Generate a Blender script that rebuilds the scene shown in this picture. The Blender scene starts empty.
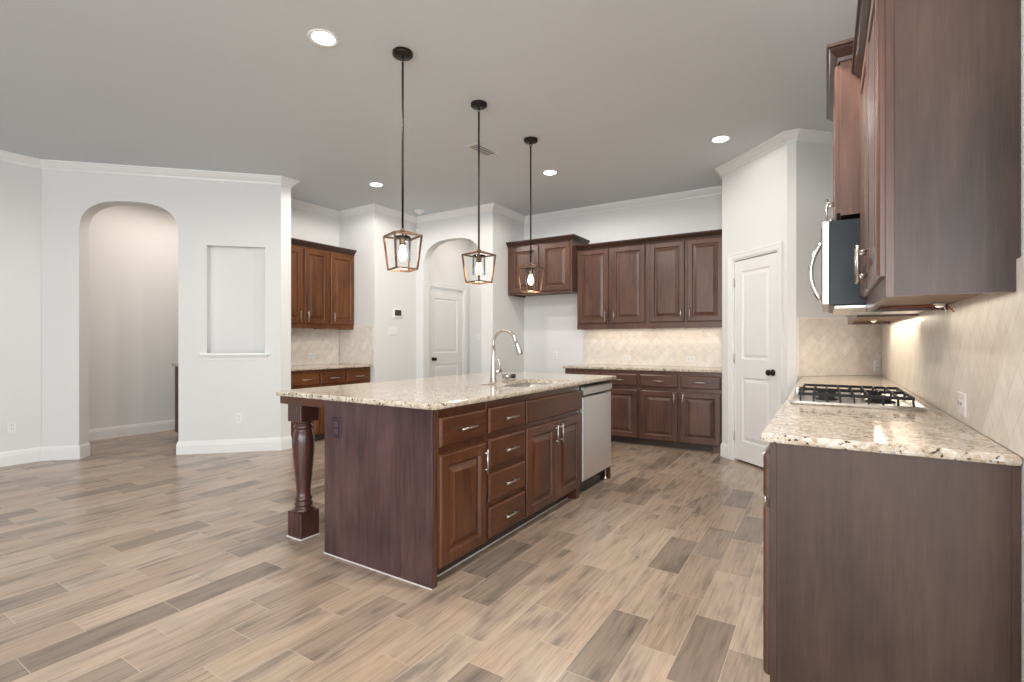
import bpy, bmesh, math, random
from mathutils import Vector, Matrix

random.seed(7)
S = bpy.context.scene
COL = S.collection
PI = math.pi

# ------------------------------------------------------------------ camera
FPX, HORIZON = 501.0, 342.5
cam_d = bpy.data.cameras.new('camera')
cam_d.sensor_width = 36.0
cam_d.lens = 36.0 * FPX / 1024.0
cam_d.shift_y = (HORIZON - 341.0) / 1024.0
cam_d.clip_start = 0.05
cam_d.clip_end = 200
cam = bpy.data.objects.new('camera', cam_d)
COL.objects.link(cam)
cam.location = (0, 0, 1.215)
cam.rotation_euler = (PI / 2, 0, math.radians(32.1))
S.camera = cam

# ------------------------------------------------------------------ colour management, world, big lights
S.view_settings.view_transform = 'Standard'
S.view_settings.look = 'None'
S.view_settings.gamma = 1.0
S.view_settings.use_curve_mapping = False
S.view_settings.exposure = 0.78

W = bpy.data.worlds.new('daylight')
S.world = W
W.use_nodes = True
wn = W.node_tree.nodes
wn['Background'].inputs['Color'].default_value = (0.86, 0.93, 1.0, 1)
wn['Background'].inputs['Strength'].default_value = 1.6


def area(name, loc, rot, sx, sy, power, color=(1, 1, 1), spread=180):
    l = bpy.data.lights.new(name, 'AREA')
    l.shape = 'RECTANGLE'
    l.size, l.size_y = sx, sy
    l.energy = power
    l.color = color
    l.spread = math.radians(spread)
    o = bpy.data.objects.new(name, l)
    COL.objects.link(o)
    o.location = loc
    o.rotation_euler = rot
    return o


# daylight through the windows of the living room behind and beside the camera
area('window_daylight_rear', (0.6, -4.6, 1.6), (PI / 2, 0, 0), 7.0, 2.2, 195, (0.92, 0.965, 1.0))
area('window_daylight_side', (4.2, -1.4, 1.6), (PI / 2, 0, PI / 2), 4.2, 2.2, 45, (0.92, 0.965, 1.0))

# ------------------------------------------------------------------ materials


def new_mat(name):
    m = bpy.data.materials.new(name)
    m.use_nodes = True
    nt = m.node_tree
    return m, nt, nt.nodes['Principled BSDF']


def node(nt, typ, **kw):
    n = nt.nodes.new(typ)
    for k, v in kw.items():
        setattr(n, k, v)
    return n


def L(nt, a, b):
    nt.links.new(a, b)


def coords(nt, scale=(1, 1, 1), kind='Object', rot=(0, 0, 0), loc=(0, 0, 0)):
    tc = node(nt, 'ShaderNodeTexCoord')
    mp = node(nt, 'ShaderNodeMapping')
    mp.inputs['Scale'].default_value = scale
    mp.inputs['Rotation'].default_value = rot
    mp.inputs['Location'].default_value = loc
    L(nt, tc.outputs[kind], mp.inputs['Vector'])
    return mp.outputs['Vector']


def noise(nt, vec, scale=5, detail=3, rough=0.5):
    n = node(nt, 'ShaderNodeTexNoise')
    n.inputs['Scale'].default_value = scale
    n.inputs['Detail'].default_value = detail
    n.inputs['Roughness'].default_value = rough
    L(nt, vec, n.inputs['Vector'])
    return n


def ramp(nt, fac, stops):
    r = node(nt, 'ShaderNodeValToRGB')
    el = r.color_ramp.elements
    while len(el) < len(stops):
        el.new(0.5)
    for e, (p, c) in zip(el, stops):
        e.position = p
        e.color = (*c, 1) if len(c) == 3 else c
    L(nt, fac, r.inputs['Fac'])
    return r.outputs['Color']


def mix(nt, fac, a, b, blend='MIX'):
    m = node(nt, 'ShaderNodeMix', data_type='RGBA', blend_type=blend)
    for sock, val in ((m.inputs[0], fac), (m.inputs[6], a), (m.inputs[7], b)):
        if isinstance(val, (int, float)):
            sock.default_value = val
        elif isinstance(val, tuple):
            sock.default_value = (*val, 1)
        else:
            L(nt, val, sock)
    return m.outputs[2]


def math_n(nt, op, a, b=None):
    m = node(nt, 'ShaderNodeMath', operation=op)
    for i, v in enumerate((a, b)):
        if v is None:
            continue
        if isinstance(v, (int, float)):
            m.inputs[i].default_value = v
        else:
            L(nt, v, m.inputs[i])
    return m.outputs[0]


def bump(nt, bs, height, strength=0.2, dist=0.01):
    b = node(nt, 'ShaderNodeBump')
    b.inputs['Strength'].default_value = strength
    b.inputs['Distance'].default_value = dist
    L(nt, height, b.inputs['Height'])
    L(nt, b.outputs['Normal'], bs.inputs['Normal'])


def plain(name, col, rough=0.5, metal=0.0, spec=0.5, vary=0.04, nscale=6):
    m, nt, bs = new_mat(name)
    n = noise(nt, coords(nt), nscale, 2)
    c2 = tuple(max(0, c * (1 - vary)) for c in col)
    c1 = tuple(min(1, c * (1 + vary)) for c in col)
    L(nt, ramp(nt, n.outputs['Fac'], [(0.3, c2), (0.7, c1)]), bs.inputs['Base Color'])
    bs.inputs['Roughness'].default_value = rough
    bs.inputs['Metallic'].default_value = metal
    bs.inputs['Specular IOR Level'].default_value = spec
    return m


def paint(name, col, bscale=220, bstr=0.08, rough=0.6, bdist=0.002):
    m, nt, bs = new_mat(name)
    v = coords(nt)
    n = noise(nt, v, 0.8, 2)
    L(nt, ramp(nt, n.outputs['Fac'], [(0.3, tuple(c * 0.985 for c in col)), (0.7, col)]), bs.inputs['Base Color'])
    bs.inputs['Roughness'].default_value = rough
    bs.inputs['Specular IOR Level'].default_value = 0.25
    b = noise(nt, v, bscale, 3, 0.6)
    bump(nt, bs, b.outputs['Fac'], bstr, bdist)
    return m


def wood(name, dark, light, rough=0.35, coat=0.3, blotch=0.5, horizontal=False, spec=0.38, boards=0.0):
    m, nt, bs = new_mat(name)
    oi = node(nt, 'ShaderNodeObjectInfo')
    tc = node(nt, 'ShaderNodeTexCoord')
    add = node(nt, 'ShaderNodeVectorMath', operation='ADD')
    mul = node(nt, 'ShaderNodeVectorMath', operation='SCALE')
    comb = node(nt, 'ShaderNodeCombineXYZ')
    for i in range(3):
        L(nt, oi.outputs['Random'], comb.inputs[i])
    L(nt, comb.outputs[0], mul.inputs[0])
    mul.inputs['Scale'].default_value = 13.0
    L(nt, tc.outputs['Object'], add.inputs[0])
    L(nt, mul.outputs[0], add.inputs[1])
    mp = node(nt, 'ShaderNodeMapping')
    mp.inputs['Scale'].default_value = (2, 22, 22) if horizontal else (22, 22, 1.6)
    L(nt, add.outputs[0], mp.inputs['Vector'])
    g = noise(nt, mp.outputs[0], 2.2, 6, 0.62)
    mp2 = node(nt, 'ShaderNodeMapping')
    mp2.inputs['Scale'].default_value = (1.2, 3, 3) if horizontal else (3.2, 3.2, 1.3)
    L(nt, add.outputs[0], mp2.inputs['Vector'])
    bl = noise(nt, mp2.outputs[0], 1.6, 3, 0.5)
    mp3 = node(nt, 'ShaderNodeMapping')
    mp3.inputs['Scale'].default_value = (4, 160, 160) if horizontal else (160, 160, 5)
    L(nt, add.outputs[0], mp3.inputs['Vector'])
    fine = noise(nt, mp3.outputs[0], 1.5, 2, 0.5)
    f = math_n(nt, 'ADD', math_n(nt, 'MULTIPLY', g.outputs['Fac'], 1 - blotch),
               math_n(nt, 'MULTIPLY', bl.outputs['Fac'], blotch))
    f = math_n(nt, 'ADD', math_n(nt, 'MULTIPLY', f, 0.86), math_n(nt, 'MULTIPLY', fine.outputs['Fac'], 0.14))
    if boards:
        sx = node(nt, 'ShaderNodeSeparateXYZ')
        L(nt, add.outputs[0], sx.inputs[0])
        sm = math_n(nt, 'ADD', sx.outputs[0], sx.outputs[1])
        wb = node(nt, 'ShaderNodeTexWhiteNoise', noise_dimensions='1D')
        L(nt, math_n(nt, 'FLOOR', math_n(nt, 'DIVIDE', sm, 0.085)), wb.inputs['W'])
        f = math_n(nt, 'ADD', f, math_n(nt, 'MULTIPLY', math_n(nt, 'SUBTRACT', wb.outputs['Value'], 0.5), boards))
    c = ramp(nt, f, [(0.34, dark), (0.66, light)])
    L(nt, c, bs.inputs['Base Color'])
    bs.inputs['Roughness'].default_value = rough
    bs.inputs['Specular IOR Level'].default_value = spec
    bs.inputs['Coat Weight'].default_value = coat
    bs.inputs['Coat Roughness'].default_value = 0.22
    bump(nt, bs, fine.outputs['Fac'], 0.05, 0.002)
    return m


def granite_mat():
    m, nt, bs = new_mat('speckled_granite')
    v = coords(nt)
    n1 = noise(nt, v, 26, 4, 0.6)
    n2 = noise(nt, v, 7, 3, 0.5)
    base = ramp(nt, n1.outputs['Fac'], [(0.30, (0.22, 0.15, 0.095)), (0.41, (0.43, 0.345, 0.25)), (0.52, (0.56, 0.485, 0.395)), (0.72, (0.68, 0.63, 0.56))])
    base = mix(nt, math_n(nt, 'MULTIPLY', n2.outputs['Fac'], 0.5), base, (0.54, 0.45, 0.35))
    vo = node(nt, 'ShaderNodeTexVoronoi')
    vo.inputs['Scale'].default_value = 120
    L(nt, v, vo.inputs['Vector'])
    sep = node(nt, 'ShaderNodeSeparateColor')
    L(nt, vo.outputs['Color'], sep.inputs[0])
    clump = noise(nt, v, 38, 3, 0.6)
    t = math_n(nt, 'ADD', math_n(nt, 'MULTIPLY', sep.outputs[0], 0.5), math_n(nt, 'MULTIPLY', clump.outputs['Fac'], 0.7))
    k = ramp(nt, t, [(0.375, (1, 1, 1)), (0.41, (0, 0, 0))])
    base = mix(nt, k, base, (0.060, 0.045, 0.038))
    k2 = ramp(nt, sep.outputs[1], [(0.86, (0, 0, 0)), (0.9, (1, 1, 1))])
    base = mix(nt, math_n(nt, 'MULTIPLY', k2, 0.6), base, (0.42, 0.27, 0.16))
    k3 = ramp(nt, sep.outputs[2], [(0.85, (0, 0, 0)), (0.9, (1, 1, 1))])
    base = mix(nt, math_n(nt, 'MULTIPLY', k3, 0.4), base, (0.86, 0.84, 0.80))
    L(nt, base, bs.inputs['Base Color'])
    bs.inputs['Roughness'].default_value = 0.09
    bs.inputs['Specular IOR Level'].default_value = 0.55
    return m


def floor_mat():
    m, nt, bs = new_mat('wood_look_floor_tile')
    tc = node(nt, 'ShaderNodeTexCoord')
    sp = node(nt, 'ShaderNodeSeparateXYZ')
    L(nt, tc.outputs['Object'], sp.inputs[0])
    PW, PL = 0.165, 0.505
    u = math_n(nt, 'DIVIDE', math_n(nt, 'ADD', sp.outputs[0], 20.457), PW)
    row = math_n(nt, 'FLOOR', u)
    fu = math_n(nt, 'FRACT', u)
    wr = node(nt, 'ShaderNodeTexWhiteNoise', noise_dimensions='1D')
    L(nt, row, wr.inputs['W'])
    off = math_n(nt, 'ADD', math_n(nt, 'MULTIPLY', row, 0.37), math_n(nt, 'MULTIPLY', wr.outputs['Value'], 0.22))
    vv = math_n(nt, 'ADD', math_n(nt, 'DIVIDE', math_n(nt, 'ADD', sp.outputs[1], 20.0), PL), off)
    colm = math_n(nt, 'FLOOR', vv)
    fv = math_n(nt, 'FRACT', vv)
    cb = node(nt, 'ShaderNodeCombineXYZ')
    L(nt, row, cb.inputs[0])
    L(nt, colm, cb.inputs[1])
    wn_ = node(nt, 'ShaderNodeTexWhiteNoise', noise_dimensions='2D')
    L(nt, cb.outputs[0], wn_.inputs['Vector'])
    tone = ramp(nt, wn_.outputs['Value'], [(0.0, (0.225, 0.170, 0.130)), (0.15, (0.280, 0.215, 0.165)), (0.32, (0.365, 0.270, 0.198)),
                                           (0.62, (0.415, 0.310, 0.228)), (1.0, (0.455, 0.352, 0.267))])
    # grain: stretched along the plank, shifted per plank
    sc = node(nt, 'ShaderNodeVectorMath', operation='SCALE')
    L(nt, wn_.outputs['Color'], sc.inputs[0])
    sc.inputs['Scale'].default_value = 37.0
    ad = node(nt, 'ShaderNodeVectorMath', operation='ADD')
    L(nt, tc.outputs['Object'], ad.inputs[0])
    L(nt, sc.outputs[0], ad.inputs[1])
    mp = node(nt, 'ShaderNodeMapping')
    mp.inputs['Scale'].default_value = (48, 2.2, 1)
    L(nt, ad.outputs[0], mp.inputs['Vector'])
    g = noise(nt, mp.outputs[0], 1.6, 5, 0.6)
    g.inputs['Distortion'].default_value = 0.6
    mp2 = node(nt, 'ShaderNodeMapping')
    mp2.inputs['Scale'].default_value = (8.5, 1.9, 1)
    L(nt, ad.outputs[0], mp2.inputs['Vector'])
    g2 = noise(nt, mp2.outputs[0], 1.5, 3, 0.5)
    gc = ramp(nt, g.outputs['Fac'], [(0.30, (0.70, 0.69, 0.69)), (0.50, (1.0, 1.0, 1.0)), (0.72, (1.12, 1.12, 1.12))])
    c = mix(nt, 1.0, tone, gc, 'MULTIPLY')
    gc2 = ramp(nt, g2.outputs['Fac'], [(0.30, (0.58, 0.60, 0.63)), (0.43, (0.90, 0.90, 0.91)), (0.50, (1.0, 1.0, 1.0)), (0.75, (1.12, 1.09, 1.05))])
    c = mix(nt, 1.0, c, gc2, 'MULTIPLY')
    # grout
    eu = math_n(nt, 'MULTIPLY', math_n(nt, 'MINIMUM', fu, math_n(nt, 'SUBTRACT', 1.0, fu)), PW)
    ev = math_n(nt, 'MULTIPLY', math_n(nt, 'MINIMUM', fv, math_n(nt, 'SUBTRACT', 1.0, fv)), PL)
    e = math_n(nt, 'MINIMUM', eu, ev)
    gr = math_n(nt, 'LESS_THAN', e, 0.0016)
    c = mix(nt, math_n(nt, 'MULTIPLY', gr, 0.7), c, (0.52, 0.42, 0.335))
    L(nt, c, bs.inputs['Base Color'])
    bs.inputs['Roughness'].default_value = 0.25
    bs.inputs['Specular IOR Level'].default_value = 0.42
    h = math_n(nt, 'SUBTRACT', 1.0, gr)
    bump(nt, bs, h, 0.12, 0.002)
    return m


def tile_mat(name='travertine_tile'):
    # diagonal brick-laid travertine: uses the wall's own local x (along) and z (up)
    m, nt, bs = new_mat(name)
    tc = node(nt, 'ShaderNodeTexCoord')
    sp = node(nt, 'ShaderNodeSeparateXYZ')
    L(nt, tc.outputs['Object'], sp.inputs[0])
    cb = node(nt, 'ShaderNodeCombineXYZ')
    L(nt, sp.outputs[0], cb.inputs[0])
    L(nt, sp.outputs[2], cb.inputs[1])
    mp = node(nt, 'ShaderNodeMapping')
    mp.inputs['Rotation'].default_value = (0, 0, -PI / 4)
    L(nt, cb.outputs[0], mp.inputs['Vector'])
    br = node(nt, 'ShaderNodeTexBrick')
    br.inputs['Scale'].default_value = 1.0
    br.inputs['Brick Width'].default_value = 0.204
    br.inputs['Row Height'].default_value = 0.102
    br.inputs['Mortar Size'].default_value = 0.0022
    br.inputs['Mortar Smooth'].default_value = 0.2
    br.inputs['Color1'].default_value = (0.76, 0.695, 0.615, 1)
    br.inputs['Color2'].default_value = (0.82, 0.765, 0.695, 1)
    br.inputs['Mortar'].default_value = (0.66, 0.595, 0.52, 1)
    L(nt, mp.outputs[0], br.inputs['Vector'])
    n = noise(nt, mp.outputs[0], 14, 4, 0.6)
    mm = ramp(nt, n.outputs['Fac'], [(0.3, (0.88, 0.87, 0.86)), (0.7, (1.06, 1.05, 1.04))])
    L(nt, mix(nt, 1.0, br.outputs['Color'], mm, 'MULTIPLY'), bs.inputs['Base Color'])
    bs.inputs['Roughness'].default_value = 0.38
    h = math_n(nt, 'SUBTRACT', math_n(nt, 'MULTIPLY', n.outputs['Fac'], 0.2), br.outputs['Fac'])
    bump(nt, bs, h, 0.35, 0.002)
    return m


def steel_mat(name, col=(0.60, 0.60, 0.60), rough=0.28, brushed=True):
    m, nt, bs = new_mat(name)
    v = coords(nt, (180, 180, 2))
    n = noise(nt, v, 1.5, 2)
    L(nt, ramp(nt, n.outputs['Fac'], [(0.3, tuple(c * 0.93 for c in col)), (0.7, col)]), bs.inputs['Base Color'])
    bs.inputs['Metallic'].default_value = 1.0
    bs.inputs['Roughness'].default_value = rough
    if brushed:
        bump(nt, bs, n.outputs['Fac'], 0.04, 0.001)
    return m


def emit_mat(name, col, strength):
    m, nt, bs = new_mat(name)
    bs.inputs['Base Color'].default_value = (*col, 1)
    bs.inputs['Emission Color'].default_value = (*col, 1)
    bs.inputs['Emission Strength'].default_value = strength
    return m


def thin_glass(name):
    m, nt, bs = new_mat(name)
    out = nt.nodes['Material Output']
    tr = node(nt, 'ShaderNodeBsdfTransparent')
    tr.inputs[0].default_value = (0.96, 0.97, 0.97, 1)
    gl = node(nt, 'ShaderNodeBsdfGlossy')
    gl.inputs['Roughness'].default_value = 0.02
    fr = node(nt, 'ShaderNodeLayerWeight')
    fr.inputs['Blend'].default_value = 0.25
    ms = node(nt, 'ShaderNodeMixShader')
    f = math_n(nt, 'ADD', math_n(nt, 'MULTIPLY', fr.outputs['Fresnel'], 0.85), 0.06)
    L(nt, f, ms.inputs[0])
    L(nt, tr.outputs[0], ms.inputs[1])
    L(nt, gl.outputs[0], ms.inputs[2])
    L(nt, ms.outputs[0], out.inputs['Surface'])
    return m


M = {}
M['wall'] = paint('greige_wall_paint', (0.73, 0.73, 0.72))
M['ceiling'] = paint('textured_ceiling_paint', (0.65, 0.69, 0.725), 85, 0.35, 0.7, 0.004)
M['trim'] = plain('white_trim_paint', (0.80, 0.80, 0.79), 0.35, vary=0.01)
M['door'] = plain('white_door_paint', (0.78, 0.775, 0.765), 0.38, vary=0.01)
M['floor'] = floor_mat()
M['tile'] = tile_mat()
M['tile_edge'] = plain('pale_stone_edge_strip', (0.80, 0.77, 0.71), 0.4)
M['granite'] = granite_mat()
M['cherry'] = wood('cherry_stained_wood', (0.034, 0.010, 0.0040), (0.135, 0.047, 0.017), 0.32, 0.25)
M['cherry_h'] = wood('cherry_stained_wood_crosswise', (0.034, 0.010, 0.0040), (0.130, 0.044, 0.015), 0.36, 0.15, horizontal=True)
M['brown'] = wood('brown_stained_wood', (0.055, 0.024, 0.015), (0.145, 0.070, 0.047), 0.36, 0.22)
M['brown_h'] = wood('brown_stained_wood_crosswise', (0.055, 0.024, 0.015), (0.145, 0.070, 0.047), 0.36, 0.22, horizontal=True)
M['amber'] = wood('amber_stained_wood', (0.055, 0.017, 0.004), (0.185, 0.062, 0.015), 0.36, 0.12)
M['amber_h'] = wood('amber_stained_wood_crosswise', (0.055, 0.017, 0.004), (0.185, 0.062, 0.015), 0.36, 0.12, horizontal=True)
M['veneer'] = wood('brown_end_veneer', (0.024, 0.0125, 0.009), (0.082, 0.043, 0.030), 0.42, 0.12, 0.7, boards=0.06)
M['plum'] = wood('daylight_tinted_veneer', (0.026, 0.011, 0.013), (0.118, 0.060, 0.062), 0.30, 0.35, 0.62, boards=0.10)  # purplish daylight sheen is put into this panel's wood colour
M['turned'] = wood('glossy_turned_wood', (0.030, 0.009, 0.008), (0.100, 0.038, 0.030), 0.26, 0.5, 0.5)
M['birch'] = plain('unfinished_cabinet_underside', (0.16, 0.090, 0.050), 0.5, vary=0.12)
M['crown_dark'] = wood('darker_wood_moulding', (0.020, 0.008, 0.005), (0.062, 0.026, 0.016), 0.36, 0.15, horizontal=True)  # cabinet crowns, darker than the cabinet wood below
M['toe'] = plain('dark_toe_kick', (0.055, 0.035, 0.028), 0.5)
M['nickel'] = steel_mat('satin_nickel', (0.60, 0.575, 0.54), 0.28, False)
M['steel'] = steel_mat('brushed_stainless', (0.80, 0.79, 0.77), 0.34)
M['steel_d'] = steel_mat('dull_stainless', (0.50, 0.49, 0.47), 0.36)
M['steel_s'] = steel_mat('polished_stainless', (0.70, 0.70, 0.70), 0.16, False)
M['black'] = plain('black_enamel', (0.012, 0.012, 0.013), 0.28)
M['iron'] = plain('cast_iron_grate', (0.012, 0.012, 0.012), 0.6, spec=0.3)
M['black_glass'] = plain('glossy_black_panel', (0.014, 0.020, 0.025), 0.3, spec=0.25)
M['bronze'] = plain('dark_bronze', (0.018, 0.014, 0.012), 0.4, 0.6)
M['copper'] = plain('aged_brass_bronze', (0.20, 0.118, 0.075), 0.36, 0.8, vary=0.15, nscale=30)
M['plate'] = plain('white_plastic_plate', (0.80, 0.79, 0.77), 0.4, vary=0.01)
M['slot'] = plain('dark_slot', (0.05, 0.05, 0.05), 0.6)
M['plum_plate'] = plain('dark_plum_plastic', (0.040, 0.015, 0.028), 0.35)
M['plum_face'] = plain('plum_plastic_insert', (0.085, 0.040, 0.060), 0.35)
M['screen'] = plain('grey_screen', (0.035, 0.033, 0.03), 0.2)
M['vent_dark'] = plain('vent_shadow_gap', (0.10, 0.10, 0.10), 0.7)
M['vent'] = plain('painted_vent_metal', (0.60, 0.59, 0.57), 0.45)
M['caulk'] = plain('white_caulk', (0.72, 0.70, 0.67), 0.6)
M['red'] = plain('red_wire', (0.50, 0.06, 0.03), 0.5)
M['can'] = emit_mat('lit_downlight_lens', (1.0, 0.93, 0.84), 9)
M['bulb'] = emit_mat('glowing_bulb', (1.0, 0.78, 0.50), 9)
M['led'] = emit_mat('lit_led_strip', (1.0, 0.86, 0.68), 1.8)
M['glass'] = thin_glass('clear_shade_glass')

# ------------------------------------------------------------------ mesh building


class MB:
    def __init__(self):
        self.bm = bmesh.new()

    def box(self, x0, x1, y0, y1, z0, z1, bev=0.0, seg=2):
        vs = [self.bm.verts.new(p) for p in ((x0, y0, z0), (x1, y0, z0), (x1, y1, z0), (x0, y1, z0),
                                             (x0, y0, z1), (x1, y0, z1), (x1, y1, z1), (x0, y1, z1))]
        fs = [self.bm.faces.new([vs[i] for i in f]) for f in
              ((3, 2, 1, 0), (4, 5, 6, 7), (0, 1, 5, 4), (1, 2, 6, 5), (2, 3, 7, 6), (3, 0, 4, 7))]
        if bev > 0:
            es = list({e for f in fs for e in f.edges})
            bmesh.ops.bevel(self.bm, geom=es, offset=bev, segments=seg, profile=0.5, affect='EDGES')
        return self

    def loops(self, loops, cap0=True, cap1=True, smooth=False, closed=True):
        """loft a list of same-length loops of 3D points"""
        vl = [[self.bm.verts.new(p) for p in lp] for lp in loops]
        n = len(vl[0])
        for a, b in zip(vl, vl[1:]):
            for i in range(n if closed else n - 1):
                j = (i + 1) % n
                f = self.bm.faces.new((a[i], a[j], b[j], b[i]))
                f.smooth = smooth
        if cap0:
            self.bm.faces.new(list(reversed(vl[0])))
        if cap1:
            self.bm.faces.new(vl[-1])
        return vl

    def lathe(self, prof, seg=24, origin=(0, 0, 0), axis='z', cap0=True, cap1=True, smooth=True):
        """prof: list of (radius, height)"""
        ox, oy, oz = origin
        lps = []
        for r, h in prof:
            lp = []
            for i in range(seg):
                a = 2 * PI * i / seg
                p, q = r * math.cos(a), r * math.sin(a)
                if axis == 'z':
                    lp.append((ox + p, oy + q, oz + h))
                elif axis == 'y':
                    lp.append((ox + p, oy + h, oz + q))
                else:
                    lp.append((ox + h, oy + p, oz + q))
            lps.append(lp)
        self.loops(lps, cap0, cap1, smooth)
        return self

    def tube(self, pts, r, seg=10, cap=True, smooth=True):
        """tube along a polyline; r is a number or a list of radii"""
        pts = [Vector(p) for p in pts]
        n = len(pts)
        rs = r if isinstance(r, (list, tuple)) else [r] * n
        tang = []
        for i in range(n):
            a = pts[max(0, i - 1)]
            b = pts[min(n - 1, i + 1)]
            tang.append((b - a).normalized())
        up = Vector((0, 0, 1)) if abs(tang[0].z) < 0.9 else Vector((1, 0, 0))
        u = tang[0].cross(up).normalized()
        lps = []
        for i in range(n):
            t = tang[i]
            u = (u - t * u.dot(t)).normalized()
            w = t.cross(u)
            lps.append([pts[i] + rs[i] * (math.cos(2 * PI * k / seg) * u + math.sin(2 * PI * k / seg) * w) for k in range(seg)])
        self.loops(lps, cap, cap, smooth)
        return self

    def bar(self, a, b, w, h=None):
        """square bar between two points"""
        h = h or w
        a, b = Vector(a), Vector(b)
        t = (b - a).normalized()
        up = Vector((0, 0, 1)) if abs(t.z) < 0.95 else Vector((0, 1, 0))
        u = t.cross(up).normalized()
        v = t.cross(u)
        lps = []
        for p in (a, b):
            lps.append([p + u * (w / 2) * sx + v * (h / 2) * sy for sx, sy in ((-1, -1), (1, -1), (1, 1), (-1, 1))])
        self.loops(lps)
        return self

    def prism(self, pts, z0, z1):
        self.loops([[(x, y, z0) for x, y in pts], [(x, y, z1) for x, y in pts]])
        return self

    def fill(self, loops3):
        """planar face with holes from closed 3D point loops"""
        edges = []
        out = []
        for lp in loops3:
            vs = [self.bm.verts.new(p) for p in lp]
            out.append(vs)
            for i in range(len(vs)):
                edges.append(self.bm.edges.new((vs[i], vs[(i + 1) % len(vs)])))
        r = bmesh.ops.triangle_fill(self.bm, use_beauty=True, use_dissolve=False, edges=edges)
        return out, [g for g in r['geom'] if isinstance(g, bmesh.types.BMFace)]

    def build(self, name, mat, parent=None, loc=None, rot=None):
        bmesh.ops.remove_doubles(self.bm, verts=self.bm.verts, dist=1e-5)
        bmesh.ops.recalc_face_normals(self.bm, faces=self.bm.faces)
        me = bpy.data.meshes.new(name)
        self.bm.to_mesh(me)
        self.bm.free()
        me.materials.append(M[mat] if isinstance(mat, str) else mat)
        o = bpy.data.objects.new(name, me)
        COL.objects.link(o)
        if parent is not None:
            o.parent = parent
        if loc is not None:
            o.location = loc
        if rot is not None:
            o.rotation_euler = (0, 0, rot)
        return o


def struct(name, mb, mat, loc=None, rot=None, parent=None):
    o = mb.build(name, mat, parent, loc, rot)
    if parent is None:
        o['kind'] = 'structure'
    return o


def tag(o, label, cat, group=None):
    o['label'] = label
    o['category'] = cat
    if group:
        o['group'] = group
    return o


def thing(name, label, cat, loc=(0, 0, 0), rot=0.0, group=None):
    o = bpy.data.objects.new(name, None)
    o.empty_display_size = 0.1
    COL.objects.link(o)
    o.location = loc
    o.rotation_euler = (0, 0, rot)
    return tag(o, label, cat, group)


def children(o):
    return [c for c in bpy.data.objects if c.parent == o]


def dup(root, loc, rot, label):
    def cp(o, parent):
        c = o.copy()
        COL.objects.link(c)
        c.parent = parent
        for ch in children(o):
            cp(ch, c)
        return c
    kids = children(root)
    r = root.copy()
    COL.objects.link(r)
    r.location = loc
    r.rotation_euler = (0, 0, rot)
    r['label'] = label
    for k in kids:
        cp(k, r)
    return r


def inset(pts, d):
    """inset a counter-clockwise polygon by d (mitred)"""
    n = len(pts)
    res = []
    for i in range(n):
        p0, p1, p2 = (Vector(pts[(i - 1) % n]), Vector(pts[i]), Vector(pts[(i + 1) % n]))
        d1 = (p1 - p0).normalized()
        d2 = (p2 - p1).normalized()
        n1 = Vector((-d1.y, d1.x))
        n2 = Vector((-d2.y, d2.x))
        k = 1 + n1.dot(n2)
        m = (n1 + n2) / k
        res.append((p1.x + m.x * d, p1.y + m.y * d))
    return res


def rounded(pts, r, seg=4, which=None):
    n = len(pts)
    out = []
    for i in range(n):
        p0, p1, p2 = (Vector(pts[(i - 1) % n]), Vector(pts[i]), Vector(pts[(i + 1) % n]))
        if which is not None and i not in which:
            out.append(tuple(p1))
            continue
        a = (p0 - p1).normalized()
        b = (p2 - p1).normalized()
        s = p1 + a * r
        e = p1 + b * r
        for k in range(seg + 1):
            t = k / seg
            q = (1 - t) ** 2 * s + 2 * t * (1 - t) * p1 + t * t * e
            out.append((q.x, q.y))
    return out


def slab_mb(pts, z0, z1, hole=None, nose=0.009):
    mb = MB()
    steps = [(nose * 0.9, z0), (nose * 0.3, z0 + nose * 0.3), (0, z0 + nose), (0, z1 - nose), (nose * 0.3, z1 - nose * 0.3), (nose * 0.9, z1)]
    lps = [[(x, y, z) for x, y in inset(pts, d)] for d, z in steps]
    mb.loops(lps, False, False)
    top, bot = [lps[-1]], [lps[0]]
    if hole:
        top.append([(x, y, z1) for x, y in hole])
        bot.append([(x, y, z0) for x, y in hole])
        mb.loops([bot[1], top[1]], False, False)
    mb.fill(top)
    mb.fill(bot)
    return mb


def sweep(mb, prof, path, closed=False):
    """sweep an open/closed profile [(out, z)] along a plan polyline; 'out' is to the right of travel"""
    n = len(path)
    lps = []
    for i in range(n):
        p1 = Vector(path[i])
        if i == 0:
            d = (Vector(path[1]) - p1).normalized()
            m = Vector((d.y, -d.x))
        elif i == n - 1:
            d = (p1 - Vector(path[i - 1])).normalized()
            m = Vector((d.y, -d.x))
        else:
            d1 = (p1 - Vector(path[i - 1])).normalized()
            d2 = (Vector(path[i + 1]) - p1).normalized()
            n1 = Vector((d1.y, -d1.x))
            n2 = Vector((d2.y, -d2.x))
            m = (n1 + n2) / max(0.15, 1 + n1.dot(n2))
        lps.append([(p1.x + m.x * o, p1.y + m.y * o, z) for o, z in prof])
    mb.loops(lps, True, True)
    return mb


# ------------------------------------------------------------------ the room shell
CZ = 3.08
WX = 0.442          # right wall
BY = 6.43           # back wall

struct('floor', MB().box(-8.2, 4.7, -5.2, 8.2, -0.06, 0.0), 'floor')
struct('ceiling', MB().box(-8.2, 4.7, -5.2, 8.2, CZ, CZ + 0.08), 'ceiling')


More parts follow.
